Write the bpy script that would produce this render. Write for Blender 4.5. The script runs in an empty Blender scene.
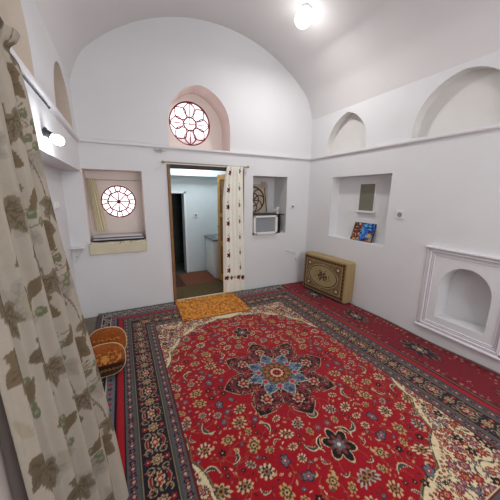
import bpy, bmesh, math, random
import numpy as np
from mathutils import Vector, Matrix
C = bpy.context.scene.collection
PI = math.pi

# ------------------------------------------------------------------ camera
cd = bpy.data.cameras.new('camera'); cam = bpy.data.objects.new('camera', cd); C.objects.link(cam)
YAW, PITCH, ROLL, F = 0.4536, 0.2113, 0.0108, 260.9
cd.sensor_width = 36; cd.lens = 36 * F / 500; cd.clip_start = 0.02
fw = Vector((math.sin(YAW)*math.cos(PITCH), math.cos(YAW)*math.cos(PITCH), -math.sin(PITCH)))
rt0 = Vector((math.cos(YAW), -math.sin(YAW), 0)); up0 = rt0.cross(fw)
rt = math.cos(ROLL)*rt0 + math.sin(ROLL)*up0; up = -math.sin(ROLL)*rt0 + math.cos(ROLL)*up0
M = Matrix((rt, up, -fw)).transposed().to_4x4(); M.translation = (0, 0, 1.5)
cam.matrix_world = M
bpy.context.scene.camera = cam

# ------------------------------------------------------------------ world, light, exposure
vs = bpy.context.scene.view_settings
vs.view_transform = 'Standard'; vs.look = 'None'; vs.gamma = 1.0; vs.use_curve_mapping = False
vs.exposure = 0.10
W = bpy.data.worlds.new('sky'); bpy.context.scene.world = W; W.use_nodes = True
bg = W.node_tree.nodes['Background']; bg.inputs[0].default_value = (1.0, 0.93, 0.93, 1); bg.inputs[1].default_value = 4.6

def light(name, kind, loc, energy, col, size=0.1, rot=(0, 0, 0), size_y=None):
    l = bpy.data.lights.new(name, kind); l.energy = energy; l.color = col
    if kind == 'AREA':
        l.size = size
        if size_y: l.shape = 'RECTANGLE'; l.size_y = size_y
    else: l.shadow_soft_size = size
    o = bpy.data.objects.new(name, l); C.objects.link(o); o.location = loc; o.rotation_euler = rot
    return o
light('rear_wall_fill', 'AREA', (1.3, -1.42, 1.85), 40, (0.99, 0.985, 1.0), 1.6, (math.radians(90), 0, 0), 1.3)  # added area light, as from an unseen rear window
light('ceiling_light_glow', 'AREA', (1.88, 2.63, 3.22), 13, (1.0, 0.98, 0.96), 0.16)
light('ceiling_light_bulb', 'POINT', (1.86, 2.64, 3.14), 2.6, (1.0, 0.98, 0.96), 0.09)
light('rear_fill_point', 'POINT', (1.25, -0.3, 3.36), 4, (1.0, 0.98, 0.96), 0.09)  # added fill behind the camera, no lamp known there
light('rear_fill_area', 'AREA', (1.25, -0.3, 3.32), 13, (1.0, 0.98, 0.96), 0.2)  # added downward fill, paired with the point light above
light('wall_lamp_glow', 'POINT', (-0.27, 2.00, 1.765), 5.0, (0.88, 0.95, 1.0), 0.03)
light('kitchen_tube', 'AREA', (1.2, 4.4, 2.15), 11, (0.85, 0.97, 1.0), 0.7, (0, 0, 0), 0.4)

# ------------------------------------------------------------------ helpers
def lin(c):
    c = np.asarray(c, float) / 255.0
    return np.where(c <= 0.04045, c/12.92, ((c+0.055)/1.055)**2.4)

def mat(name, rgb, rough=0.7, metal=0.0, noise=0.0, nscale=8.0, bump=0.0, bscale=40.0, emit=None, estr=0.0, spec=0.4, attr=False, sheen=0.0):
    m = bpy.data.materials.new(name); m.use_nodes = True
    nt = m.node_tree; b = nt.nodes['Principled BSDF']
    b.inputs['Roughness'].default_value = rough; b.inputs['Metallic'].default_value = metal
    b.inputs['Specular IOR Level'].default_value = spec
    if sheen: b.inputs['Sheen Weight'].default_value = sheen
    base = (*lin(rgb), 1)
    b.inputs['Base Color'].default_value = base
    tc = nt.nodes.new('ShaderNodeTexCoord')
    src = None
    if attr:
        a = nt.nodes.new('ShaderNodeAttribute'); a.attribute_name = 'pile'; src = a.outputs['Color']
    if noise > 0:
        n = nt.nodes.new('ShaderNodeTexNoise'); n.inputs['Scale'].default_value = nscale; n.inputs['Detail'].default_value = 4
        nt.links.new(tc.outputs['Object'], n.inputs['Vector'])
        mr = nt.nodes.new('ShaderNodeMapRange'); mr.inputs['From Min'].default_value = 0.25; mr.inputs['From Max'].default_value = 0.75
        mr.inputs['To Min'].default_value = 1-noise; mr.inputs['To Max'].default_value = 1+noise*0.6
        nt.links.new(n.outputs['Fac'], mr.inputs['Value'])
        mx = nt.nodes.new('ShaderNodeVectorMath'); mx.operation = 'SCALE'
        if src: nt.links.new(src, mx.inputs[0])
        else: mx.inputs[0].default_value = base[:3]
        nt.links.new(mr.outputs[0], mx.inputs['Scale']); src = mx.outputs[0]
    if src: nt.links.new(src, b.inputs['Base Color'])
    if bump > 0:
        n2 = nt.nodes.new('ShaderNodeTexNoise'); n2.inputs['Scale'].default_value = bscale; n2.inputs['Detail'].default_value = 5
        nt.links.new(tc.outputs['Object'], n2.inputs['Vector'])
        bp = nt.nodes.new('ShaderNodeBump'); bp.inputs['Strength'].default_value = bump; bp.inputs['Distance'].default_value = 0.01
        nt.links.new(n2.outputs['Fac'], bp.inputs['Height']); nt.links.new(bp.outputs[0], b.inputs['Normal'])
    if emit is not None:
        b.inputs['Emission Color'].default_value = (*lin(emit), 1); b.inputs['Emission Strength'].default_value = estr
    return m

PL = mat('plaster', (222, 222, 224), 0.85, noise=0.03, nscale=1.6, bump=0.35, bscale=5, spec=0.2)
PLC = mat('vault_plaster', (221, 219, 219), 0.9, noise=0.03, nscale=1.2, bump=0.35, bscale=4, spec=0.2)
TRIM = mat('white_trim', (226, 224, 228), 0.5, noise=0.02, bump=0.1)
WHITE = mat('white_plastic', (225, 225, 222), 0.35)
GREYP = mat('grey_plastic', (150, 150, 150), 0.4)
BLACK = mat('black_metal', (22, 21, 22), 0.45)
WOOD = mat('brown_wood', (136, 98, 58), 0.55, noise=0.3, nscale=14)
OCHRE = mat('ochre_wood', (188, 140, 78), 0.5, noise=0.2, nscale=14)
DWOOD = mat('dark_wood', (62, 38, 26), 0.55, noise=0.2)
TRAC = mat('tracery_wood', (104, 38, 44), 0.6)
TRAC3 = mat('lattice_wood', (86, 56, 36), 0.6, noise=0.2)
CREAMB = mat('cream_board', (200, 186, 165), 0.7, noise=0.05)
METAL = mat('chrome', (190, 192, 195), 0.25, metal=0.9)
BRASS = mat('dull_metal', (150, 140, 120), 0.4, metal=0.6)
CREAM = mat('cream_cloth', (214, 204, 178), 0.9, noise=0.06, bump=0.3, bscale=90)
GREYC = mat('grey_cloth', (110, 110, 116), 0.9, noise=0.2, nscale=25)
DGREYC = mat('dark_cloth', (40, 40, 46), 0.9, noise=0.2)
WCLOTH = mat('pale_cloth', (205, 203, 206), 0.9, noise=0.08)
BULB = mat('lit_bulb', (255, 255, 255), 0.4, emit=(255, 253, 250), estr=5)
PILE = mat('carpet_pile', (255, 255, 255), 0.95, attr=True, noise=0.16, nscale=60, bump=0.5, bscale=350, spec=0.1, sheen=0.1)
FAB = mat('printed_cloth', (255, 255, 255), 0.9, attr=True, noise=0.04, nscale=40, bump=0.15, bscale=200, spec=0.1)
PAINT = mat('painted_canvas', (255, 255, 255), 0.45, attr=True, noise=0.1, nscale=50, bump=0.2, bscale=120)

def glass_mat(name, col):
    m = bpy.data.materials.new(name); m.use_nodes = True; nt = m.node_tree
    for n in list(nt.nodes):
        if n.type != 'OUTPUT_MATERIAL': nt.nodes.remove(n)
    out = [n for n in nt.nodes if n.type == 'OUTPUT_MATERIAL'][0]
    a = nt.nodes.new('ShaderNodeBsdfTransparent'); b = nt.nodes.new('ShaderNodeBsdfTranslucent'); c = nt.nodes.new('ShaderNodeBsdfGlossy')
    a.inputs[0].default_value = (*col, 1); b.inputs[0].default_value = (*col, 1); c.inputs['Roughness'].default_value = 0.25
    m1 = nt.nodes.new('ShaderNodeMixShader'); m1.inputs[0].default_value = 0.5
    m2 = nt.nodes.new('ShaderNodeMixShader'); m2.inputs[0].default_value = 0.05
    nt.links.new(a.outputs[0], m1.inputs[1]); nt.links.new(b.outputs[0], m1.inputs[2])
    nt.links.new(m1.outputs[0], m2.inputs[1]); nt.links.new(c.outputs[0], m2.inputs[2]); nt.links.new(m2.outputs[0], out.inputs[0])
    return m
ARCHP = mat('arch_shade_left', (212, 200, 187), 0.85, noise=0.04, nscale=3, spec=0.2); ARCHR = mat('arch_tone_right', (222, 220, 217), 0.85, noise=0.04, nscale=3, spec=0.2)
GLASS = glass_mat('frosted_glass', (0.97, 0.88, 0.91))

def tag(o, label=None, cat=None, group=None, kind=None):
    if label: o['label'] = label
    if cat: o['category'] = cat
    if group: o['group'] = group
    if kind: o['kind'] = kind
    return o

def empty(name, loc, label=None, cat=None, rz=0, group=None, kind=None, rot=None):
    o = bpy.data.objects.new(name, None); C.objects.link(o); o.location = loc
    o.rotation_euler = rot if rot else (0, 0, rz); o.empty_display_size = 0.05
    return tag(o, label, cat, group, kind)

def link(name, me, m, parent=None, loc=None, smooth=False):
    o = bpy.data.objects.new(name, me); C.objects.link(o)
    if m: me.materials.clear(); me.materials.append(m)
    if parent: o.parent = parent
    if loc: o.location = loc
    if smooth: me.shade_smooth()
    return o

class MB:
    """collects shapes and links them as ONE mesh object"""
    def __init__(s): s.bm = bmesh.new()
    def box(s, x0, y0, z0, x1, y1, z1, bev=0.0, rot=None, org=None, seg=2):
        r = bmesh.ops.create_cube(s.bm, size=1)
        vs_ = r['verts']
        c = Vector(((x0+x1)/2, (y0+y1)/2, (z0+z1)/2))
        for v in vs_: v.co = Vector((v.co.x*(x1-x0), v.co.y*(y1-y0), v.co.z*(z1-z0))) + c
        if bev:
            es = list({e for v in vs_ for e in v.link_edges})
            g = bmesh.ops.bevel(s.bm, geom=es, offset=bev, segments=seg, affect='EDGES', profile=0.5)
            vs_ = list({v for f in g['faces'] for v in f.verts} | {v for v in vs_ if v.is_valid})
        if rot: bmesh.ops.rotate(s.bm, verts=vs_, cent=org or c, matrix=rot)
        return s
    def tube(s, pts, r, n=10, caps=True, closed=False):
        pts = [Vector(p) for p in pts]; rings = []
        rr = r if hasattr(r, '__len__') else [r]*len(pts)
        N = len(pts)
        prev = None
        for i, p in enumerate(pts):
            if closed: t = pts[(i+1) % N] - pts[i-1]
            else: t = pts[min(i+1, N-1)] - pts[max(i-1, 0)]
            t.normalize()
            if prev is None:
                a = Vector((0, 0, 1)) if abs(t.z) < 0.9 else Vector((1, 0, 0))
                u = t.cross(a).normalized()
            else:
                u = prev - t*prev.dot(t); u.normalize()
            prev = u; w = t.cross(u)
            rings.append([s.bm.verts.new(p + rr[i]*(math.cos(2*PI*k/n)*u + math.sin(2*PI*k/n)*w)) for k in range(n)])
        M_ = N if closed else N-1
        for i in range(M_):
            a, b = rings[i], rings[(i+1) % N]
            for k in range(n): s.bm.faces.new((a[k], a[(k+1) % n], b[(k+1) % n], b[k]))
        if caps and not closed:
            s.bm.faces.new(rings[0][::-1]); s.bm.faces.new(rings[-1])
        return s
    def prism(s, pts2, a, b, axis='y'):
        f = {'y': lambda p, t: (p[0], t, p[1]), 'x': lambda p, t: (t, p[0], p[1]), 'z': lambda p, t: (p[0], p[1], t)}[axis]
        A = [s.bm.verts.new(f(p, a)) for p in pts2]; B = [s.bm.verts.new(f(p, b)) for p in pts2]
        n = len(pts2)
        s.bm.faces.new(A); s.bm.faces.new(B[::-1])
        for i in range(n): s.bm.faces.new((A[i], B[i], B[(i+1) % n], A[(i+1) % n]))
        return s
    def lathe(s, prof, cen, axis='z', n=24, sx=1, sy=1):
        cen = Vector(cen); rings = []
        for r, h in prof:
            ring = []
            for k in range(n):
                a = 2*PI*k/n; u, v = r*math.cos(a)*sx, r*math.sin(a)*sy
                co = {'z': (u, v, h), 'y': (u, h, v), 'x': (h, u, v)}[axis]
                ring.append(s.bm.verts.new(cen + Vector(co)))
            rings.append(ring)
        for a, b in zip(rings, rings[1:]):
            for k in range(n): s.bm.faces.new((a[k], a[(k+1) % n], b[(k+1) % n], b[k]))
        s.bm.faces.new(rings[0][::-1]); s.bm.faces.new(rings[-1])
        return s
    def mesh(s, name):
        bmesh.ops.recalc_face_normals(s.bm, faces=s.bm.faces[:])
        me = bpy.data.meshes.new(name); s.bm.to_mesh(me); s.bm.free(); return me
    def build(s, name, m, parent=None, smooth=False, loc=None):
        o = link(name, s.mesh(name), m, parent, loc)
        if smooth:
            for p in o.data.polygons: p.use_smooth = True
            try: o.data.set_sharp_from_angle(angle=math.radians(40))
            except Exception: pass
        return o

def struct(name, mb, m, parent=None, smooth=False):
    o = mb.build(name, m, parent, smooth)
    if not parent: o['kind'] = 'structure'
    return o

def cut(base_mb, cutters, name):
    """boolean difference, returns a clean mesh"""
    o = bpy.data.objects.new('tmp', base_mb.mesh('tmp')); C.objects.link(o)
    tmp = []
    for c in cutters:
        co = bpy.data.objects.new('cut', c.mesh('cut')); C.objects.link(co); tmp.append(co)
        md = o.modifiers.new('b', 'BOOLEAN'); md.object = co; md.operation = 'DIFFERENCE'; md.solver = 'EXACT'
    dg = bpy.context.evaluated_depsgraph_get(); dg.update()
    me = bpy.data.meshes.new_from_object(o.evaluated_get(dg)); me.name = name
    for t in tmp + [o]: bpy.data.objects.remove(t)
    return me

# ------------------------------------------------------------------ painter: a numpy canvas knotted into a mesh as colours
class Canvas:
    def __init__(s, x0, y0, x1, y1, res, col):
        s.x0, s.y0, s.res = x0, y0, res
        s.nx, s.ny = int(round((x1-x0)/res))+1, int(round((y1-y0)/res))+1
        s.a = np.zeros((s.ny, s.nx, 3), np.float32); s.a[:] = lin(col)
        s.X = x0 + np.arange(s.nx)*res; s.Y = y0 + np.arange(s.ny)*res
        s.clip = None
    def box(s, cx, cy, r):
        i0, i1 = max(0, int((cx-r-s.x0)/s.res)), min(s.nx, int((cx+r-s.x0)/s.res)+2)
        j0, j1 = max(0, int((cy-r-s.y0)/s.res)), min(s.ny, int((cy+r-s.y0)/s.res)+2)
        if i0 >= i1 or j0 >= j1: return None
        X, Y = np.meshgrid(s.X[i0:i1]-cx, s.Y[j0:j1]-cy)
        return slice(j0, j1), slice(i0, i1), X, Y
    def put(s, j, i, m, col, a=1.0):
        if s.clip is not None: m = m & s.clip[j, i]
        c = lin(col).astype(np.float32)
        v = s.a[j, i]; v[m] = v[m]*(1-a) + c*a
    def rose(s, cx, cy, R, n, d, col, ang=0, sx=1, sy=1, p=1.0):
        b = s.box(cx, cy, R*(1+d)*max(sx, sy)+s.res)
        if b is None: return
        j, i, X, Y = b; ca, sa = math.cos(ang), math.sin(ang)
        U, V = (X*ca+Y*sa)/sx, (-X*sa+Y*ca)/sy
        th = np.arctan2(V, U); r = np.hypot(U, V)
        s.put(j, i, r <= R*(1+d*np.abs(np.cos(n*th/2))**p - d/2), col)
    def ell(s, cx, cy, rx, ry, col, ang=0, a=1.0):
        b = s.box(cx, cy, max(rx, ry)+s.res)
        if b is None: return
        j, i, X, Y = b; ca, sa = math.cos(ang), math.sin(ang)
        s.put(j, i, ((X*ca+Y*sa)/rx)**2 + ((-X*sa+Y*ca)/ry)**2 <= 1, col, a)
    def leaf(s, cx, cy, L, w, ang, col, bend=0.0, a=1.0):
        b = s.box(cx, cy, L+s.res)
        if b is None: return
        j, i, X, Y = b; ca, sa = math.cos(ang), math.sin(ang)
        U, V = X*ca+Y*sa, -X*sa+Y*ca
        V = V - bend*(U*U/L - L*0.3)
        t = np.clip(1-(U/L)**2, 0, 1)
        s.put(j, i, (np.abs(U) < L) & (np.abs(V) <= w*t), col, a)
    def line(s, pts, w, col, a=1.0):
        for (ax, ay), (bx, by) in zip(pts, pts[1:]):
            cx, cy = (ax+bx)/2, (ay+by)/2; L = math.hypot(bx-ax, by-ay)
            b = s.box(cx, cy, L/2+w+s.res)
            if b is None: continue
            j, i, X, Y = b; ux, uy = (bx-ax)/(L+1e-9), (by-ay)/(L+1e-9)
            U = np.clip(X*ux+Y*uy, -L/2, L/2)
            s.put(j, i, np.hypot(X-U*ux, Y-U*uy) <= w/2, col, a)
    def arc(s, cx, cy, r, a0, a1, w, col, n=10):
        s.line([(cx+r*math.cos(a0+(a1-a0)*k/n), cy+r*math.sin(a0+(a1-a0)*k/n)) for k in range(n+1)], w, col)
    def mask(s, m, col, a=1.0):
        c = lin(col).astype(np.float32); s.a[m] = s.a[m]*(1-a)+c*a

def grid_mesh(name, P, col, m, parent=None, border=None, smooth=True):
    """P (ny,nx,3) points, col (ny,nx,3) linear colours; border: z of the skirt's foot"""
    if border is not None:
        P = np.pad(P, ((1, 1), (1, 1), (0, 0)), 'edge'); col = np.pad(col, ((1, 1), (1, 1), (0, 0)), 'edge')
        for sl in (np.s_[0, :], np.s_[-1, :], np.s_[:, 0], np.s_[:, -1]): P[sl + (2,)] = border
    ny, nx = P.shape[:2]
    idx = np.arange(nx*ny).reshape(ny, nx)
    q = np.stack([idx[:-1, :-1], idx[:-1, 1:], idx[1:, 1:], idx[1:, :-1]], -1).reshape(-1, 4)
    me = bpy.data.meshes.new(name)
    me.vertices.add(nx*ny); me.vertices.foreach_set('co', P.reshape(-1).astype(np.float32))
    me.loops.add(q.size); me.loops.foreach_set('vertex_index', q.reshape(-1).astype(np.int32))
    me.polygons.add(len(q)); me.polygons.foreach_set('loop_start', np.arange(0, q.size, 4, dtype=np.int32))
    me.polygons.foreach_set('loop_total', np.full(len(q), 4, np.int32))
    me.update(calc_edges=True)
    at = me.color_attributes.new('pile', 'FLOAT_COLOR', 'POINT')
    rgba = np.ones((nx*ny, 4), np.float32); rgba[:, :3] = col.reshape(-1, 3)
    at.data.foreach_set('color', rgba.reshape(-1))
    if smooth: me.polygons.foreach_set('use_smooth', np.ones(len(q), bool))
    return link(name, me, m, parent)

def flat_grid(cv, z=0.0):
    X, Y = np.meshgrid(cv.X, cv.Y)
    return np.stack([X, Y, np.full_like(X, z)], -1)

# ================================================================== ROOM
XL, XR, YB, YR = -0.38, 2.80, 3.55, -1.5
RD = -0.565                                        # back of the recess in the left wall
ZC = 2.05                                          # cornice

def arch_pts(a, b, z0, zs, zt, n=12, pw=1.0):
    """pointed arch outline: legs to zs, apex zt"""
    m = (a+b)/2; h = (b-a)/2; k = zt-zs
    # two-centred arc through (a,zs) and (m,zt)
    R = (h*h+k*k)/(2*h)
    pts = [(a, z0), (b, z0)]
    for i in range(n+1):
        t = i/n; amax = math.asin(min(1, k/R)); A = amax*t
        pts.append((b-R+R*math.cos(A), zs+R*math.sin(A)))
    for i in range(n-1, -1, -1):
        A = amax*i/n
        pts.append((a+R-R*math.cos(A), zs+R*math.sin(A)))
    return pts
def circ(cx, cz, r, n=48): return [(cx+r*math.cos(2*PI*k/n), cz+r*math.sin(2*PI*k/n)) for k in range(n)]

# floor
struct('floor', MB().box(-1.2, YR-0.3, -0.12, 3.4, 5.4, -0.02), mat('screed', (120, 110, 100), 0.9, noise=0.2))

# back wall with its niches, door and round windows
WTH = 0.45
cts = [MB().box(-0.37, 3.4, 0.90, 0.25, YB+0.30, 1.76),
       MB().prism(circ(-0.03, 1.385, 0.205), 3.7, 4.3),
       MB().prism(arch_pts(0.595, 1.41, 2.075, 2.36, 2.83), 3.4, YB+0.32),
       MB().prism(circ(0.945, 2.44, 0.285), 3.7, 4.3),
       MB().box(0.55, 3.4, -0.05, 1.62, 4.3, 1.86),
       MB().box(1.77, 3.4, 0.885, 2.37, YB+0.40, 1.765)]
wb = link('wall_back', cut(MB().box(-1.0, YB, -0.05, 3.3, YB+WTH, 3.8), cts, 'wall_back'), PL); wb['kind'] = 'structure'
wb.data.materials.append(mat('niche_plaster', (238, 226, 219), 0.8, noise=0.04, nscale=3, bump=0.25, bscale=8, spec=0.2))
for p in wb.data.polygons:          # the two window niches get a warm pinkish cream colour
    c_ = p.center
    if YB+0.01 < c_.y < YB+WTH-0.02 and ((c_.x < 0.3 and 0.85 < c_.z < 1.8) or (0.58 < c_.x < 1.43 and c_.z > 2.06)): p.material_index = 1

# right wall: window-like niche, arched blind niches, fireplace-like niche
def low_arch(y0, y1, z0, zs, zt):
    m = (y0+y1)/2; h = (y1-y0)/2; pts = [(y0, z0), (y1, z0)]
    for k in range(17):
        a = PI*k/16; pts.append((m+h*math.cos(a), zs+(zt-zs)*math.sin(a)))
    return pts
cts = [MB().box(2.6, 2.07, 0.895, XR+0.15, 3.02, 1.75),
       MB().prism(arch_pts(2.48, 3.19, 2.085, 2.14, 2.58), 2.6, XR+0.11, 'x'),
       MB().prism(arch_pts(1.07, 1.90, 2.085, 2.14, 2.59), 2.6, XR+0.11, 'x'),
       MB().prism(arch_pts(-0.35, 0.48, 2.085, 2.14, 2.59), 2.6, XR+0.11, 'x'),
       MB().prism(low_arch(0.985, 1.405, 0.295, 0.62, 0.845), 2.6, XR+0.20, 'x')]
wr = link('wall_right', cut(MB().box(XR, YR-0.3, -0.05, XR+0.45, YB+0.2, 3.8), cts, 'wall_right'), PL); wr['kind'] = 'structure'
wr.data.materials.append(ARCHR)  # right arch recesses slightly creamier than the wall
for p in wr.data.polygons:
    if XR+0.01 < p.center.x < XR+0.3 and 2.07 < p.center.z < 3: p.material_index = 1

# left wall
cts = [MB().box(RD, 1.75, -0.1, -0.2, YB+0.1, 1.73),
       MB().prism(arch_pts(2.56, 3.34, 2.085, 2.14, 2.56), -0.2, XL-0.22, 'x'),
       MB().prism(arch_pts(1.05, 2.00, 2.085, 2.20, 2.72), -0.2, XL-0.32, 'x'),
       MB().prism(arch_pts(-0.6, 0.35, 2.085, 2.20, 2.66), -0.2, XL-0.14, 'x')]
wl = link('wall_left', cut(MB().box(-1.0, YR-0.3, -0.05, XL, YB+0.2, 3.8), cts, 'wall_left'), PL); wl['kind'] = 'structure'
wl.data.materials.append(ARCHP)  # tan of the left arch recesses puts their shade into the colour
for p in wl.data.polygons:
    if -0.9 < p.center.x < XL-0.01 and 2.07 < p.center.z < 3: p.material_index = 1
struct('wall_rear', MB().box(-1.0, YR-0.3, -0.05, 3.3, YR, 3.8), PL)

# barrel vault
def vault_z(x):
    d = abs(x-1.21); zc_ = 3.55-2.06+math.sqrt(max(0, 2.06**2-d*d))
    return zc_ - 0.16*max(0, (d-1.42)/0.17)**2        # the spring is rounded into the wall
mb = MB()
xs = [1.21-1.59*math.cos(PI*k/64) for k in range(65)]
lo = [(x, vault_z(x)) for x in xs]
outer = [(3.15, lo[-1][1]), (3.15, 4.0), (-0.9, 4.0), (-0.9, lo[0][1])]
mb.prism(lo + outer, YR-0.25, YB+0.02)
vo = struct('ceiling', mb, PLC, smooth=True)

# cornices
def cornice(name, prof, a, b, axis):
    mb = MB(); mb.prism(prof, a, b, axis); return struct(name, mb, TRIM)
cornice('trim_1', [(YB+0.01, 2.035), (YB-0.022, 2.04), (YB-0.03, 2.052), (YB-0.03, 2.072), (YB+0.01, 2.078)], XL, XR, 'x')
cornice('trim_2', [(XR+0.01, 2.035), (XR-0.022, 2.04), (XR-0.03, 2.052), (XR-0.03, 2.072), (XR+0.01, 2.078)], YR, YB-0.03, 'y')
cornice('trim_3', [(XL-0.01, 2.035), (XL+0.022, 2.04), (XL+0.03, 2.052), (XL+0.03, 2.072), (XL-0.01, 2.078)], YR, YB-0.03, 'y')

# moulded frame round the low arched niche (trim_4)
def moulding(name, rects, m, kind='structure'):
    """rects: list of (inset, width, height) rings following the frame"""
    y0, y1, z0, z1 = 0.835, 1.555, 0.15, 1.0
    mb = MB()
    for ins, w, h in rects:
        a, b, c, d = y0+ins, y1-ins, z0+ins, z1-ins
        mb.box(XR-h, a, c, XR+0.005, b, c+w, bev=min(w, h)*0.3)
        mb.box(XR-h, a, d-w, XR+0.005, b, d, bev=min(w, h)*0.3)
        mb.box(XR-h, a, c, XR+0.005, a+w, d, bev=min(w, h)*0.3)
        mb.box(XR-h, b-w, c, XR+0.005, b, d, bev=min(w, h)*0.3)
    return mb
mb = moulding('trim_4', [(0, 0.028, 0.014), (0.028, 0.016, 0.024), (0.05, 0.010, 0.010), (0.068, 0.008, 0.009)], TRIM)
mb.box(XR-0.04, 0.80, 0.985, XR+0.005, 1.57, 1.008, bev=0.008)
mb.box(XR-0.035, 0.81, 0.137, XR+0.005, 1.57, 0.16, bev=0.008)
struct('trim_4', mb, TRIM)

# kitchen behind the doorway
KY = 4.90
kw = link('wall_kitchen_back', cut(MB().box(0.2, KY, -0.05, 2.2, KY+0.2, 2.3), [MB().box(0.78, KY-0.1, -0.1, 1.03, KY+0.3, 1.50)], 'wall_kitchen_back'),
          mat('kitchen_paint', (206, 212, 214), 0.6, noise=0.03)); kw['kind'] = 'structure'
KP = kw.data.materials[0]
struct('wall_kitchen_left', MB().box(0.2, YB+WTH, -0.05, 0.48, KY, 2.3), KP)
struct('wall_kitchen_right', MB().box(1.96, YB+WTH, -0.05, 2.2, KY, 2.3), KP)
struct('ceiling_kitchen', MB().box(0.2, YB+WTH, 2.2, 2.2, KY+0.2, 2.3), KP)
struct('trim_5', MB().box(0.48, KY-0.18, 1.80, 1.96, KY, 2.2), KP)            # boxed beam over the far wall
mb = MB(); mb.box(1.03, KY-0.02, 0, 1.065, KY+0.02, 1.53); mb.box(0.75, KY-0.02, 0, 0.78, KY+0.02, 1.53); mb.box(0.75, KY-0.02, 1.50, 1.065, KY+0.02, 1.53)
struct('trim_6', mb, TRIM)
GRN = mat('dark_green_paint', (52, 66, 60), 0.5, noise=0.25, nscale=6)
mb = MB(); mb.box(0.5, KY+0.75, -0.05, 1.4, KY+0.8, 2.2); mb.box(0.5, KY+0.2, -0.05, 0.52, KY+0.8, 2.2); mb.box(1.4, KY+0.2, -0.05, 1.42, KY+0.8, 2.2); mb.box(0.5, KY+0.2, 2.2, 1.42, KY+0.8, 2.25)
struct('wall_washroom', mb, GRN)
struct('floor_washroom', MB().box(0.5, KY+0.0, -0.02, 1.42, KY+0.8, 0.0), mat('dark_tile', (70, 75, 72), 0.4))
struct('floor_kitchen', MB().box(0.48, YB+0.02, -0.02, 1.96, KY, 0.0), mat('brown_lino', (74, 56, 40), 0.6, noise=0.2))
struct('trim_7', MB().box(0.59, YB-0.015, -0.02, 1.60, YB+0.035, 0.02, bev=0.004), mat('pale_sill', (196, 186, 164), 0.6))

# door frame and leaf
d1 = empty('door_1', (0.55, YB, 0), kind='structure')
def rel(o, parent): o.parent = parent; o.matrix_parent_inverse = parent.matrix_world.inverted(); return o
def part(mb, name, m, parent, smooth=False):
    o = mb.build(name, m, None, smooth)
    o.parent = parent
    for v in o.data.vertices: v.co = parent.matrix_basis.inverted() @ v.co
    return o
mb = MB(); mb.box(0.552, YB-0.02, 0.0, 0.588, YB+0.09, 1.858, bev=0.005); mb.box(1.582, YB-0.02, 0.0, 1.618, YB+0.09, 1.858, bev=0.005)
part(mb, 'door_post', WOOD, d1)
part(MB().box(0.588, YB-0.018, 1.815, 1.582, YB+0.09, 1.858, bev=0.005), 'door_lintel', DWOOD, d1)
hx, hy = 1.575, YB+0.10
lx, ly = 1.455, 4.20
ang = math.atan2(ly-hy, lx-hx); L = math.hypot(lx-hx, ly-hy)
d2 = empty('door_2', (hx, hy, 0.02), rz=ang, kind='structure')
mb = MB()
mb.box(0, -0.02, 0, 0.075, 0.02, 1.78, bev=0.004); mb.box(L-0.075, -0.02, 0, L, 0.02, 1.78, bev=0.004)
for z0, z1 in ((0, 0.12), (0.62, 0.70), (1.10, 1.16), (1.70, 1.78)): mb.box(0.075, -0.02, z0, L-0.075, 0.02, z1, bev=0.004)
mb.build('door_leaf', OCHRE, d2)
mb = MB(); mb.box(0.07, -0.008, 0.11, L-0.07, 0.008, 0.63); mb.box(0.07, -0.008, 0.69, L-0.07, 0.008, 1.11); mb.box(0.07, -0.008, 1.15, L-0.07, 0.008, 1.71)
mb.build('door_panel', WOOD, d2)
mb = MB(); mb.tube([(L-0.035, 0.02, 0.95), (L-0.035, 0.055, 0.95), (L-0.10, 0.06, 0.95)], 0.007); mb.build('door_handle', METAL, d2, True)

# ------------------------------------------------------------------ round windows
def ring(mb, c, r, w, y, n=48):
    mb.tube([(c[0]+r*math.cos(2*PI*k/n), y, c[1]+r*math.sin(2*PI*k/n)) for k in range(n)], w, 8, closed=True)
def bar(mb, a, b, w, y): mb.tube([(a[0], y, a[1]), (b[0], y, b[1])], w, 6)
yw = YB+0.335
w1 = empty('window_1', (0.945, yw, 2.44-0.285), kind='structure')
c = (0.945, 2.44); mb = MB()
ring(mb, c, 0.279, 0.012, yw); ring(mb, c, 0.085, 0.010, yw, 24)
for k in range(8):
    a = k*PI/4 + PI/8*0
    p0 = (c[0]+0.07*math.cos(a), c[1]+0.07*math.sin(a)); 
    for sgn in (-1, 1):
        pts = []
        for i in range(13):
            t = i/12; rr = 0.075+t*0.20; off = sgn*0.080*math.sin(PI*t)
            pts.append((c[0]+rr*math.cos(a)-off*math.sin(a), yw, c[1]+rr*math.sin(a)+off*math.cos(a)))
        mb.tube(pts, 0.0085, 6)
    if k % 2 == 0: bar(mb, c, (c[0]+0.275*math.cos(a), c[1]+0.275*math.sin(a)), 0.007, yw)
part(mb, 'window_tracery', TRAC, w1, True)
mb = MB(); mb.prism(circ(c[0], c[1], 0.283), yw+0.008, yw+0.012)
part(mb, 'window_pane', GLASS, w1)

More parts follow.
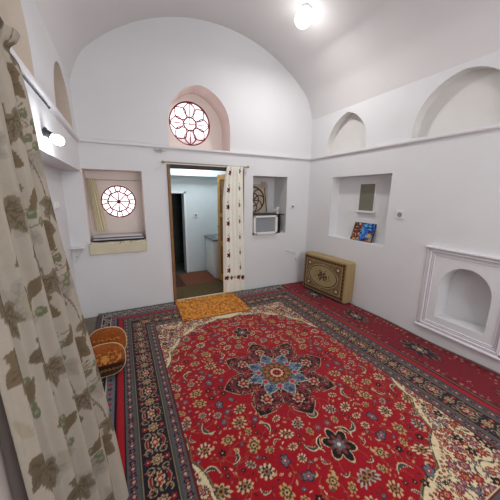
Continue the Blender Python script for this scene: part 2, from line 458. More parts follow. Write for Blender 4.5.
yw = YB+0.315
w2 = empty('window_2', (-0.03, yw, 1.385-0.205), kind='structure')
c = (-0.03, 1.385); mb = MB()
ring(mb, c, 0.200, 0.010, yw)
ring(mb, c, 0.130, 0.009, yw, 8)
for k in range(8):
    a = k*PI/4; bar(mb, c, (c[0]+0.132*math.cos(a), c[1]+0.132*math.sin(a)), 0.0085, yw)
    for da in (-0.17, 0.17):
        bar(mb, (c[0]+0.126*math.cos(a+da), c[1]+0.126*math.sin(a+da)), (c[0]+0.2*math.cos(a+da*1.05), c[1]+0.2*math.sin(a+da*1.05)), 0.0085, yw)
mb.lathe([(0.001, -0.006), (0.016, -0.006), (0.016, 0.006), (0.001, 0.006)], (c[0], yw, c[1]), 'y', 16)
part(mb, 'window_tracery', TRAC, w2, True)
mb = MB(); mb.prism(circ(c[0], c[1], 0.203), yw+0.006, yw+0.010)
part(mb, 'window_pane', GLASS, w2)

# latticed round shutter at the back of the right-hand niche
yw = YB+0.385
t = empty('round_lattice', (1.95, yw, 1.20), 'brown round wooden lattice on a cream board above the air conditioner', 'lattice')
mb = MB(); c = (1.96, 1.41)
ring(mb, c, 0.205, 0.011, yw-0.004)
ring(mb, c, 0.105, 0.008, yw-0.004, 32)
for k in range(8):
    a = k*PI/4+0.2
    pts = []
    for i in range(9):
        tt = i/8; rr = 0.03+tt*0.17; o_ = 0.05*math.sin(PI*tt)
        pts.append((c[0]+rr*math.cos(a)-o_*math.sin(a), yw-0.004, c[1]+rr*math.sin(a)+o_*math.cos(a)))
    mb.tube(pts, 0.008, 6)
part(mb, 'lattice', TRAC3, t, True)
part(MB().box(1.78, yw+0.002, 1.20, 2.24, yw+0.013, 1.66), 'backing_board', CREAMB, t)
part(MB().lathe([(0.001, -0.008), (0.03, -0.008), (0.03, 0.0), (0.001, 0)], (1.96, yw-0.008, 1.41), 'y', 16), 'hub', TRAC3, t)

# ================================================================== CARPETS
NAVY, RED, IVORY, GREY, GOLD, BLUE, DRED, OLIVE, BLK, PINK = (30,26,40), (150,12,28), (214,196,158), (82,82,84), (176,122,62), (100,114,124), (112,20,34), (96,84,52), (22,18,22), (190,110,100)

def flower(cv, x, y, R, ang=0, kind=0):
    if kind == 0:      # cream-edged rosette with an olive heart
        sx = 1.0+0.25*math.sin(x*91+y*57); cc = [(206,186,150), (196,166,124), (170,160,146)][int(abs(x*913+y*517)) % 3]
        cv.rose(x, y, R, 9, 0.75, cc, ang, sx, 1/sx); cv.rose(x, y, R*0.74, 7, 0.6, [(60,60,56), (46,44,58), (90,40,40)][int(abs(x*313+y*717)) % 3], ang, sx, 1/sx)
        cv.rose(x, y, R*0.48, 6, 0.3, (150,112,66), ang); cv.rose(x, y, R*0.26, 5, 0.1, (70,24,30), ang)
    elif kind == 1:    # blue palmette
        cv.rose(x, y, R, 5, 0.6, (36,32,46), ang, 1.15, 0.8); cv.rose(x, y, R*0.76, 5, 0.6, (98,102,112), ang, 1.15, 0.8)
        cv.rose(x, y, R*0.38, 5, 0.2, (150,60,66), ang); cv.ell(x, y, R*0.14, R*0.14, IVORY)
    elif kind == 2:    # gold and olive palmette
        cv.rose(x, y, R, 7, 0.7, (186,150,98), ang, 1.15, 0.85); cv.rose(x, y, R*0.72, 7, 0.4, (70,62,46), ang, 1.1, 0.9)
        cv.rose(x, y, R*0.42, 6, 0.3, (196,160,110), ang); cv.rose(x, y, R*0.22, 4, 0.2, NAVY, ang)
    elif kind == 3:    # small dark bloom
        cv.rose(x, y, R*0.9, 5, 0.6, BLK, ang); cv.ell(x, y, R*0.25, R*0.25, (200,150,110))
    elif kind == 4:    # bud
        cv.leaf(x, y, R*1.1, R*0.5, ang, (206,170,130)); cv.leaf(x, y, R*0.6, R*0.25, ang, (150,60,50))
    elif kind == 5:    # sickle leaf
        cv.leaf(x, y, R*1.6, R*0.40, ang, (206,184,146), 0.7); cv.leaf(x, y, R*1.35, R*0.26, ang, (58,62,66), 0.7)
    elif kind == 6:    # red palmette for dark and ivory grounds
        cv.rose(x, y, R, 8, 0.5, (70,30,34), ang); cv.rose(x, y, R*0.82, 8, 0.5, (150,34,44), ang); cv.rose(x, y, R*0.42, 6, 0.3, (186,130,80), ang); cv.ell(x, y, R*0.18, R*0.18, NAVY)
    elif kind == 7:
        cv.rose(x, y, R, 6, 0.5, (110,60,74), ang); cv.rose(x, y, R*0.5, 5, 0.3, (176,120,110), ang); cv.ell(x, y, R*.2, R*.2, (60,30,40))

def scatter(rng, inside, n, x0, x1, y0, y1, taken, tries=6000):
    out = []
    for _ in range(tries):
        x, y, R = rng.uniform(x0, x1), rng.uniform(y0, y1), n(rng)
        if not inside(x, y, R): continue
        if all((x-a)**2+(y-b)**2 > (R+c)**2 for a, b, c in taken):
            taken.append((x, y, R)); out.append((x, y, R))
    return out

def main_carpet():
    rng = random.Random(11)
    Wc, Hc, res = 1.22, 1.645, 0.0045
    cv = Canvas(0, 0, Wc, Hc, res, RED)
    X, Y = np.meshgrid(cv.X, cv.Y); d = np.minimum(Wc-X, Hc-Y)
    bw = 0.385; fx, fy = Wc-bw, Hc-bw
    # ivory corners with the red oval field
    def q(x, y): return (abs(x)/0.872)**2.45 + (abs(y)/1.135)**2.45
    th = np.arctan2(Y, X)
    Q = q(X, Y) + 0.08*np.abs(np.sin(th*13))
    corner = (Q > 1.0)
    cv.mask(corner, IVORY)
    for lo_, hi_, col in ((1.0, 1.018, (60,70,60)), (0.985, 1.0, (120,100,70))): cv.mask((Q > lo_) & (Q <= hi_), col)
    cv.clip = (q(X, Y) > 1.0) & (d > bw)
    # scrolls and blossoms over the ivory
    for k in range(150):
        t = rng.uniform(0.12, 1.45); rr = rng.uniform(1.03, 1.4)
        x = 0.872*rr*math.cos(t)**(2/2.45) ; y = 1.135*rr*math.sin(t)**(2/2.45)
        if x < fx+.02 and y < fy+.02:
            cv.arc(x, y, rng.uniform(0.015, 0.035), rng.uniform(0, 3), rng.uniform(4, 7), 0.005, rng.choice([(84,70,52), (60,50,40), (110,36,40), (50,44,50)]))
    tk = []
    for x, y, R in scatter(rng, lambda x, y, R: q(x, y) > 1.12 and x < fx and y < fy, lambda r: .026, 0.2, fx, 0.3, fy, tk, 500)+scatter(rng, lambda x, y, R: q(x, y) > 1.07 and x < fx and y < fy, lambda r: .015, 0.2, fx, 0.3, fy, tk, 4000)+scatter(rng, lambda x, y, R: q(x, y) > 1.02 and x < fx and y < fy, lambda r: .0085, 0.2, fx, 0.3, fy, tk, 9000):
        flower(cv, x, y, R*1.02, rng.uniform(0, 6), rng.choice([6, 6, 7, 1, 6, 6, 3, 5]))
    # dense red-and-blue arabesque deep in the corner
    cv.clip = None
    # red field
    cv.clip = (q(X, Y) < 0.985) & (d > bw)
    tk = []
    med = lambda x, y: math.hypot(x, y) < 0.46 or (abs(x) < 0.13 and 0.58 < y < 0.86)
    base = lambda x, y, R: q(x, y) < 0.94 and not med(x, y)
    big = scatter(rng, base, lambda r: 0.056, 0.0, fx, 0.0, fy, tk, 500)
    midf = scatter(rng, base, lambda r: 0.031, 0.0, fx, 0.0, fy, tk, 2500)
    sm = scatter(rng, base, lambda r: 0.018, 0.0, fx, 0.0, fy, tk, 8000)
    ti = scatter(rng, base, lambda r: 0.0105, 0.0, fx, 0.0, fy, tk, 9000)
    for x, y, R in big+midf[::3]:                                           # curling vines
        a = rng.uniform(0, 6); r = rng.uniform(0.05, 0.10)
        cv.arc(x+r*math.cos(a), y+r*math.sin(a), r, a+PI, a+PI+rng.choice([-2.4, 2.4]), 0.0042, (150,70,50), 14)
    for x, y, R in ti: cv.leaf(x, y, rng.uniform(.008, .013), 0.0042, rng.uniform(0, 3), rng.choice([IVORY, (190,140,96), (120,100,76), BLK, (150,96,70), (60,40,44)]))
    for x, y, R in sm: flower(cv, x, y, 0.0125, rng.uniform(0, 6), rng.choice([4, 4, 3, 0, 4, 3, 1, 4]))
    for x, y, R in midf: flower(cv, x, y, 0.021, rng.uniform(0, 6), rng.choice([0, 5, 3, 3, 2, 5, 7, 0, 1]))
    for x, y, R in big:
        a = rng.uniform(0, 6); flower(cv, x, y, rng.uniform(.030, .038), a, rng.choice([0, 0, 2, 5, 0, 1]))
        if rng.random() < .6: cv.leaf(x+.045*math.cos(a), y+.045*math.sin(a), .022, .007, a+1, (190,160,120), .7); cv.leaf(x-.045*math.cos(a), y-.045*math.sin(a), .02, .006, a-1, (84,70,60), .7)
    # dark pendants on the long axis
    cv.rose(0, 0.72, 0.086, 6, 0.6, (196,172,134), PI/2, 1.1, .9); cv.rose(0, 0.72, 0.078, 6, 0.6, BLK, PI/2, 1.1, .9)
    cv.rose(0, 0.72, 0.05, 8, 0.7, (112,50,46), PI/2); cv.rose(0, 0.72, 0.03, 6, 0.5, (96,104,116), 0); cv.ell(0, 0.72, .012, .012, IVORY)
    for sx in (1, -1): cv.leaf(sx*0.10, 0.66, 0.06, 0.014, PI/3*sx, IVORY, 0.5); cv.leaf(sx*0.10, 0.66, 0.05, 0.008, PI/3*sx, BLK, 0.5)
    # medallion: eight dark lobes, blue star, gold heart
    for k in range(-1, 4):
        a = k*PI/4 + PI/8*0; x, y = 0.30*math.cos(a), 0.30*math.sin(a)
        for R, col in ((0.148, (180,150,118)), (0.1415, (26,18,24))):
            cv.ell(x, y, R, R*0.80, col, a); cv.leaf(x+0.052*math.cos(a), y+0.052*math.sin(a), R*0.84, R*0.60, a, col)
    for k in range(-1, 4):
        a = k*PI/4; x, y = 0.31*math.cos(a), 0.31*math.sin(a)
        cv.rose(x, y, 0.095, 9, 0.5, (118,22,36), a); cv.rose(x, y, 0.062, 8, 0.45, BLK, a)
        cv.rose(x, y, 0.040, 7, 0.4, (192,160,132), a); cv.rose(x, y, 0.031, 6, 0.4, (128,32,40), a); cv.rose(x, y, 0.012, 6, 0.4, (180,140,110), a)
        for b in (-0.34, 0.34):
            cv.rose(0.37*math.cos(a+b*.7), 0.37*math.sin(a+b*.7), 0.022, 5, 0.3, (140,34,48)); cv.ell(0.37*math.cos(a+b*.7), 0.37*math.sin(a+b*.7), .007, .007, IVORY)
            cv.rose(0.25*math.cos(a+b), 0.25*math.sin(a+b), 0.022, 5, 0.3, (140,34,48))
            cv.arc(x, y, 0.10, a+b*2, a+b*5, 0.006, (150,120,90))
    for _ in range(900):
        a = rng.uniform(0, PI/2); r = rng.uniform(.16, .44); x, y = r*math.cos(a), r*math.sin(a)
        k4 = round(a/(PI/4))*PI/4
        if math.hypot(x-.31*math.cos(k4), y-.31*math.sin(k4)) < .05: continue
        if math.hypot(x-.31*math.cos(k4), y-.31*math.sin(k4)) > .118: continue
        cv.leaf(x, y, rng.uniform(.007, .014), .004, rng.uniform(0, 3), rng.choice([(130,34,46), (120,28,42), (18,16,22), (18,16,22), (160,130,100), (80,70,66), (120,60,60)]))
    r = np.hypot(X, Y); th = np.arctan2(Y, X)
    star = np.abs(((th/(PI/4)) % 1) - 0.5)*2          # 1 on the rays
    mstar = r < 0.172 + 0.090*(star**1.2)
    m0 = r < 0.179 + 0.091*(star**1.2)
    cv.mask(m0, IVORY); cv.mask(mstar, (82,102,120))
    for _ in range(420):
        a = rng.uniform(0, PI/2); r_ = rng.uniform(.11, .24); x, y = r_*math.cos(a), r_*math.sin(a)
        i_, j_ = int(x/res), int(y/res)
        if mstar[j_, i_]: cv.ell(x, y, .006, .004, rng.choice([(120,138,150), (60,78,96), (150,156,156), (96,110,120), (100,60,70)]))
    for k in range(-1, 4):
        a = k*PI/4; cv.rose(0.215*math.cos(a), 0.215*math.sin(a), 0.020, 5, 0.3, (44,66,96)); a += PI/8
        cv.rose(0.155*math.cos(a), 0.155*math.sin(a), 0.030, 6, 0.35, (150,160,160)); cv.rose(0.155*math.cos(a), 0.155*math.sin(a), 0.020, 5, 0.3, (176,40,56))
    for k in range(-1, 10):
        a = k*PI/8; cv.ell(0.188*math.cos(a), 0.188*math.sin(a), .009, .009, (40,50,72)); cv.rose(0.125*math.cos(a+.2), 0.125*math.sin(a+.2), .012, 4, .3, (40,60,80))
    cv.rose(0, 0, 0.122, 16, 0.15, (120,100,60)); cv.rose(0, 0, 0.112, 16, 0.15, (110,40,34))
    for k in range(-1, 9): cv.rose(0.088*math.cos(k*PI/6), 0.088*math.sin(k*PI/6), 0.016, 5, 0.3, (142,112,62)); cv.ell(0.088*math.cos(k*PI/6), 0.088*math.sin(k*PI/6), .005, .005, RED)
    cv.ell(0, 0, 0.058, 0.058, BLK); cv.rose(0, 0, 0.052, 12, 0.2, (206,170,140)); cv.ell(0, 0, 0.038, 0.038, (150,30,40)); cv.ell(0, 0, 0.020, 0.020, BLK); cv.ell(0, 0, 0.008, 0.008, GOLD)
    cv.clip = None
    # ---- borders
    B = [(0.0, 0.012, (120,20,32)), (0.012, 0.05, (160,20,34)), (0.05, 0.056, BLK), (0.056, 0.118, GREY), (0.118, 0.128, (60,74,66)), (0.128, 0.134, (150,120,80)),
         (0.134, 0.296, NAVY), (0.296, 0.302, (150,120,80)), (0.302, 0.31, (60,74,66)), (0.31, 0.372, GREY), (0.372, 0.385, (96,24,30))]
    for a, b, col in B: cv.mask((d >= a) & (d < b), col)
    def arms(off, s):       # the same motif place on the long and on the short side
        out = []
        if s <= Hc-off+0.001: out.append((Wc-off, s, 0))
        if s <= Wc-off+0.001: out.append((s, Hc-off, 1))
        return out
    for off in (0.087, 0.341):
        k = 0; s_ = 0.012
        while s_ < 1.65:
            for x, y, v in arms(off, s_):
                cv.rose(x, y, 0.017, 5, 0.4, [(34,30,44), (100,34,46)][k % 2], s_*7); cv.rose(x, y, 0.008, 5, 0.4, [(140,70,76), (186,160,136)][k % 2], 0)
                sg = 1 if v == 0 else 0
                cv.leaf(x+(0 if sg else .018), y+(.018 if sg else 0), 0.011, 0.004, PI/4, [(168,160,140), BLUE][k % 2])
            k += 1; s_ += 0.037
    navy = (d > 0.136) & (d < 0.294); cv.clip = navy
    s_ = 0.0; k = 0
    while s_ < 1.66:
        for x, y, v in arms(0.215, s_):
            al = PI/2 if v == 0 else 0
            ux, uy = (0, 1) if v == 0 else (1, 0)
            nx_, ny_ = (1, 0) if v == 0 else (0, 1)
            if k % 2 == 0:   # palmette inside a leaf wreath
                for sg in (1, -1):
                    cv.leaf(x+sg*nx_*.040, y+sg*ny_*.040, 0.066, 0.011, al, (170,146,112), 0.5*sg); cv.leaf(x+sg*nx_*.040, y+sg*ny_*.040, 0.060, 0.0075, al, (124,26,38), 0.5*sg)
                cv.rose(x, y, 0.026, 7, 0.6, (196,172,136), al, 1.4, 0.8); cv.rose(x, y, 0.020, 7, 0.4, (140,40,46), al, 1.4, 0.8); cv.rose(x, y, 0.010, 6, 0.3, (206,176,130), al)
            else:
                cv.rose(x, y, 0.028, 8, 0.5, (180,140,92), al); cv.rose(x, y, 0.020, 8, 0.3, (70,76,84), al); cv.rose(x, y, 0.012, 6, 0.3, (190,160,120), al); cv.ell(x, y, .005, .005, DRED)
                for sg in (1, -1):
                    cv.rose(x+sg*nx_*.052, y+sg*ny_*.052, 0.015, 5, 0.5, (136,34,42)); cv.ell(x+sg*nx_*.052, y+sg*ny_*.052, .005, .005, (200,160,130))
            for sg in (1, -1):
                for q_ in (1, -1):
                    px, py = x+ux*.058*q_+nx_*.040*sg, y+uy*.058*q_+ny_*.040*sg
                    a0 = rng.uniform(0, 6); cv.arc(px, py, 0.020, a0, a0+rng.uniform(2.5, 4.2), 0.0042, (168,150,118), 8)
                    cv.ell(px+.010*sg, py, .007, .005, rng.choice([(92,104,116), (136,34,42), (160,110,70), (70,72,50)]))
            cv.leaf(x+ux*.058, y+uy*.058, .016, .005, al+.7, (150,130,100)); cv.ell(x+ux*.058+nx_*.066, y+uy*.058+ny_*.066, .006, .006, (150,60,60)); cv.ell(x+ux*.03-nx_*.066, y+uy*.03-ny_*.066, .006, .005, (120,110,90))
        s_ += 0.115; k += 1
    cv.clip = None
    a = cv.a
    full = np.concatenate([a[:, :0:-1], a], 1); full = np.concatenate([full[:0:-1], full], 0)
    ny, nx = full.shape[:2]
    xx = (np.arange(nx)-(nx-1)/2)*res; yy = (np.arange(ny)-(ny-1)/2)*res
    Xf, Yf = np.meshgrid(xx, yy)
    Z = 0.019 + 0.0012*np.sin(Xf*5+Yf*2) + 0.001*np.sin(Yf*7-Xf)
    P = np.stack([Xf, Yf, Z], -1)
    o = grid_mesh('carpet', P, full, PILE, border=0.0085); o.location = (1.07, 1.65, 0)
    tag(o, 'large red carpet with a blue star medallion, ivory corners and a navy border', 'carpet')
    return o
main_carpet()

def under_carpet():
    rng = random.Random(5)
    x0, x1, y0, y1 = -0.372, 2.286, 0.9, 3.545
    cv = Canvas(x0, y0, x1, y1, 0.006, (90,88,94))
    X, Y = np.meshgrid(cv.X, cv.Y); d = np.minimum(np.minimum(X-x0, x1-X), y1-Y)
    for a, b, col in ((0, .012, (120,24,40)), (.012, .05, GREY), (.05, .056, IVORY), (.056, .14, (34,32,44)), (.14, .148, IVORY), (.148, .21, (104,104,110)), (.21, .30, (34,32,44)), (.30, .6, (150,26,36))): cv.mask((d >= a) & (d < b), col)
    cv.mask((y1-Y < 0.035) & (X-x0 > 0.0), (92,90,98))
    s_ = y0+0.02
    def put(x, y):
        cv.rose(x, y, 0.019, 6, 0.7, (170,158,146)); cv.rose(x, y, 0.010, 5, .3, (100,40,54))
    n = 0
    while s_ < y1-0.05:
        put(x0+0.098, s_); cv.rose(x0+0.098+rng.choice([-.03, .03]), s_+.028, .011, 4, .4, (170,170,176)); cv.rose(x0+0.174, s_, .016, 5, .4, [(60,54,70), (150,44,60)][n % 2]); cv.ell(x0+.03, s_, .009, .012, (50,46,58)); s_ += 0.056; n += 1
    s_ = x0+0.10
    while s_ < x1:
        put(s_, y1-0.098); cv.rose(s_+.028, y1-0.098+rng.choice([-.03, .03]), .011, 4, .4, (170,170,176)); cv.rose(s_, y1-0.174, .016, 5, .4, [(60,54,70), (150,44,60)][n % 2]); s_ += 0.056; n += 1
    P = flat_grid(cv, 0.008)
    o = grid_mesh('carpet', P, cv.a, PILE, border=0.0)
    tag(o, 'grey and navy bordered carpet showing beneath the large red carpet along the door wall', 'carpet')
    mb = MB(); rg = random.Random(2)
    x = x0+0.01
    while x < x1:
        if not 0.53 < x < 1.64:
            h = rg.uniform(0.006, 0.02)
            mb.tube([(x, y1-0.004, 0.008), (x+rg.uniform(-.01, .01), y1-0.0005-rg.uniform(0, .01), h)], [0.005, 0.003], 5)
        x += 0.016
    f = mb.build('fringe', mat('fringe_yarn', (112,106,112), 0.95, noise=0.5, nscale=40), o)
    f['kind'] = 'stuff'
under_carpet()

def runner():
    rng = random.Random(9)
    x0, x1, y0, y1 = 0.0, 0.475, 0.0, 4.0
    cv = Canvas(x0, y0, x1, y1, 0.0055, (118,12,28))
    X, Y = np.meshgrid(cv.X, cv.Y); d = np.minimum(np.minimum(X, x1-X), np.minimum(Y, y1-Y))
    for a, b, col in ((0, .010, (96,18,28)), (.010, .022, (120,90,80)), (.022, .032, (60,24,36))): cv.mask((d >= a) & (d < b), col)
    for _ in range(620):
        x, y = rng.uniform(.045, .43), rng.uniform(.03, 3.97); a = rng.uniform(0, 3)
        if 0.16 < x < 0.31: continue
        cv.leaf(x, y, rng.uniform(.006, .014), .004, a, rng.choice([(170,110,90), (60,20,40), (80,30,50), (150,60,60), (190,150,120)]))
    s_ = 0.02
    while s_ < 4:
        for x in (.052, x1-.052): cv.rose(x, s_, .012, 4, .5, rng.choice([(170,110,90), (60,26,40), (120,90,90)]))
        s_ += .045
    for y in (3.42, 2.62, 1.82, 1.02, 0.22):
        cv.rose(.237, y, .110, 10, .6, (84,18,32), PI/2, 1.6, .8); cv.rose(.237, y, .100, 14, .7, (124,80,70), PI/2, 1.5, .75)
        cv.rose(.237, y, .095, 10, .5, (34,22,38), PI/2, 1.5, .8); cv.rose(.237, y, .045, 8, .6, (150,124,100), PI/2, 1.4, .8)
        cv.rose(.237, y, .030, 8, .4, (60,40,48), PI/2, 1.3, .8); cv.ell(.237, y, .016, .024, (206,180,150))
        for _ in range(50):
            a = rng.uniform(0, 6.3); r = rng.uniform(.6, 1)
            cv.ell(.237+.10*r*math.cos(a), y+.19*r*math.sin(a), .006, .004, rng.choice([(190,150,120), (90,50,60), (40,24,40)]))
    P = flat_grid(cv)
    XX, YY = P[..., 0], P[..., 1]
    t = np.clip((XX-0.36)/0.115, 0, 1)
    P[..., 2] = 0.012 + t*t*0.012*(1+0.6*np.sin(YY*6)) 
    P[..., 0] += 0.004*np.sin(YY*5)
    o = grid_mesh('runner_carpet', P, cv.a, PILE, border=0.0005)
    o.location = (2.302, -0.47, 0.0)
    tag(o, 'long dark red runner carpet with small medallions along the foot of the right wall', 'carpet')
runner()

def doormat():
    rng = random.Random(3)
    w, h = 0.88, 0.665
    cv = Canvas(-w/2, -h/2, w/2, h/2, 0.005, (206,130,38))
    for _ in range(620):
        x, y = rng.uniform(-w/2, w/2), rng.uniform(-h/2, h/2); a = rng.choice([0.5, 2.4, 0.9, 2.0])+rng.uniform(-.4, .4)
        cv.leaf(x, y, rng.uniform(.018, .032), rng.uniform(.006, .010), a, rng.choice([(138,70,22), (150,84,26), (226,160,60), (112,54,22), (170,92,30)]), rng.uniform(-.8, .8))
    X, Y = np.meshgrid(cv.X, cv.Y); d = np.minimum(w/2-np.abs(X), h/2-np.abs(Y)); cv.mask(d < 0.007, (130,72,26))
    P = flat_grid(cv, 0); P[..., 2] = 0.0275 + 0.0012*np.sin(P[..., 0]*9+1)
    o = grid_mesh('doormat', P, cv.a, PILE, border=0.021)
    o.location = (0.985, 3.185, 0); o.rotation_euler.z = -0.03
    tag(o, 'orange and brown mottled doormat lying in front of the open doorway', 'doormat')
doormat()

def rug(name, x0, y0, x1, y1, z, col, cols, label, seed, n):
    rng = random.Random(seed); cv = Canvas(x0, y0, x1, y1, 0.008, col)
    for _ in range(n): cv.leaf(rng.uniform(x0, x1), rng.uniform(y0, y1), rng.uniform(.01, .03), .008, rng.uniform(0, 3), rng.choice(cols))
    o = grid_mesh(name, flat_grid(cv, z), cv.a, PILE, border=0.0005); tag(o, label, 'rug')
rug('rug', 0.60, 3.62, 1.42, 4.12, 0.014, (84,66,34), [(74,58,30), (96,76,40)], 'olive brown rug just inside the doorway', 1, 300)
rug('rug', 0.84, 4.13, 1.40, 4.84, 0.012, (112,60,40), [(100,52,36), (126,72,48)], 'russet brown rug beyond the olive rug in the kitchen', 2, 300)
rug('rug', 0.50, 4.14, 0.82, 4.86, 0.010, (74,34,26), [(60,26,22), (92,42,30)], 'dark maroon rug in front of the dark washroom opening', 4, 200)

# ================================================================== CURTAINS
def draw_leaf(cv, x, y, R, ang, col, vein, a=1.0):
    for k, (da, l) in enumerate(((0, 1.15), (0.75, .95), (-0.75, .95), (1.6, .7), (-1.6, .7))):
        aa = ang+da; cv.leaf(x+R*.45*l*math.cos(aa), y+R*.45*l*math.sin(aa), R*.62*l, R*.30, aa, col, 0, a)
    for da, l in ((0, 1.0), (0.75, .75), (-0.75, .75), (1.6, .5), (-1.6, .5)):
        ex, ey = R*l*math.cos(ang+da), R*l*math.sin(ang+da); cv.line([(x, y), (x+ex, y+ey)], max(.005, R*.05), vein, .8)
        for f_ in (.35, .6):
            for sg in (-.7, .7): cv.line([(x+ex*f_, y+ey*f_), (x+ex*f_+R*.22*math.cos(ang+da+sg), y+ey*f_+R*.22*math.sin(ang+da+sg))], .0045, vein, .6)

def big_curtain():
    rng = random.Random(21)
    Wd, Ht = 1.02, 2.08; res = 0.005
    cv = Canvas(0, 0, Wd, Ht, res, (160,151,138))
    G1, G2, G3 = (106,92,73), (84,73,58), (132,124,112)
    cols = [(x, y) for x in (0.12, 0.38, 0.64, 0.90) for y in (0.05, 0.58, 1.11, 1.64)]
    for k, (x, y) in enumerate(cols):                   # pale ghost leaves behind
        o_ = 0.26 if x in (0.38, 0.90) else 0
        draw_leaf(cv, x+.14, y+o_+.10, .085, rng.uniform(0, 6), (146,139,129), G3, .8); draw_leaf(cv, x+.06, y+o_+.28, .075, rng.uniform(0, 6), (143,136,126), G3, .8)
    for k, (x, y) in enumerate(cols):
        o_ = 0.26 if x in (0.38, 0.90) else 0; y = y+o_-0.05
        st = [(x+.02+.05*math.sin(i*.5), y+i*.055) for i in range(10)]
        cv.line(st, .006, (104,92,76))
        draw_leaf(cv, x, y+.07, .108, -PI/2+rng.uniform(-.4, .4), G1, G2); draw_leaf(cv, x+.09, y+.16, .075, -1.2+rng.uniform(-.3, .3), (115,104,87), G2)
        draw_leaf(cv, x-.03, y+.29, .098, -2.0+rng.uniform(-.4, .4), (100,89,73), (78,68,54))
        for q_ in range(5):
            bx, by = x+.05+rng.uniform(-.01, .07), y+.36+q_*.028
            cv.line([(bx, by), (x+.02, by-.03)], .004, (116,104,88)); cv.ell(bx, by, .019, .016, (104,106,84), .4); cv.ell(bx-.004, by+.004, .008, .006, (132,132,110), .4)
        for q_ in range(18):                             # spidery bloom
            a = q_*PI/9; cv.line([(x+.01, y+.47), (x+.01+.055*math.cos(a), y+.47+.055*math.sin(a))], .006, (106,96,74)); 
        cv.ell(x+.01, y+.47, .02, .02, (128,116,88))
        cv.leaf(x+.11, y+.44, .05, .02, .9, G1); cv.leaf(x-.08, y+.42, .05, .018, 2.2, (150,140,122))
    S, T = np.meshgrid(np.linspace(0, 1, cv.nx), np.linspace(0, 1, cv.ny))     # T: 0 floor, 1 top
    ztop = 2.045
    D = 1-T; kx = np.clip(D, 0, 1)
    yr = np.interp(D, [0, .04, .15, .25, .36, .50, .68, .85, 1.0], [1.30, 1.29, 1.27, 1.24, 1.235, 1.26, 1.275, 1.25, 1.165])
    y = 0.70 + S*(yr-0.70)
    xb = -0.310 + 0.185*(0.30+0.70*S**1.1)*kx**1.25
    ph = S*2*PI*4.3 + 0.9
    amp = (0.024 + 0.014*kx)*(1-0.4*S**6)*(1-0.6*np.clip((T-.90)/.05, 0, 1))
    fold = 2*np.abs(np.sin((ph + 0.5*np.sin(T*3))/2))**.8-1.1 + 0.22*np.sin(ph*2.1+1+T) + 0.10*np.sin(ph*4.3+T*4)
    x = xb + amp*fold + 0.018*S**8; x = np.maximum(x, XL+0.012); y = y + 0.014*np.cos(ph+.6)*(0.4+kx)*(1-S**4)
    z = 0.030 + T*(ztop-0.030) + 0.006*np.sin(ph)*T - 0.04*(1-S)*T
    # heading: pinched at the rod, flaring above it
    pin = np.exp(-((T-0.965)/0.012)**2); x = x - pin*(x-(-0.318))*0.6
    hd = np.clip((T-0.972)/0.028, 0, 1); x = x + hd*0.012*S**2; y = y+hd*0.03*S**6
    x = np.where(T > .88, np.maximum(x, -.338), x)
    P = np.stack([x, y, z], -1)
    o = grid_mesh('curtain', P, cv.a, FAB)
    md = o.modifiers.new('s', 'SOLIDIFY'); md.thickness = 0.003
    yl = np.linspace(0.36, 1.0, 70); zl = np.linspace(0.030, 2.0, 60); YY, ZZ = np.meshgrid(yl, zl)
    XX = -0.338 + 0.010*np.sin(YY*60)*(1.3-ZZ/2)
    cl = np.zeros(XX.shape+(3,), np.float32); cl[:] = lin((206,192,186))  # added pale panel, brightens the dark gap between curtain and wall
    lo_ = grid_mesh('pale_panel', np.stack([XX, YY, ZZ], -1), cl, FAB, o); lo_['label'] = 'added plain pale panel at the curtain edge'
    md = lo_.modifiers.new('s', 'SOLIDIFY'); md.thickness = 0.002
    tag(o, 'long pale curtain printed with taupe vine leaves and berries, hanging at the left wall', 'curtain')
big_curtain()
mb = MB(); mb.tube([(-0.356, 0.45, 2.012), (-0.356, 2.13, 2.012)], 0.0048, 12)
mb.lathe([(0.005, 0), (0.007, .004), (0.007, .012), (0.003, .016)], (-0.356, 2.13, 2.012), 'y', 12)
r_ = mb.build('curtain_rod', BLACK, None, True); tag(r_, 'thin black curtain rod under the cornice of the left wall', 'curtain rod')
for yy in (1.5, 0.6): MB().box(XL, yy-.005, 2.0, -0.352, yy+.006, 2.012, bev=.002).build('bracket', BLACK, r_)

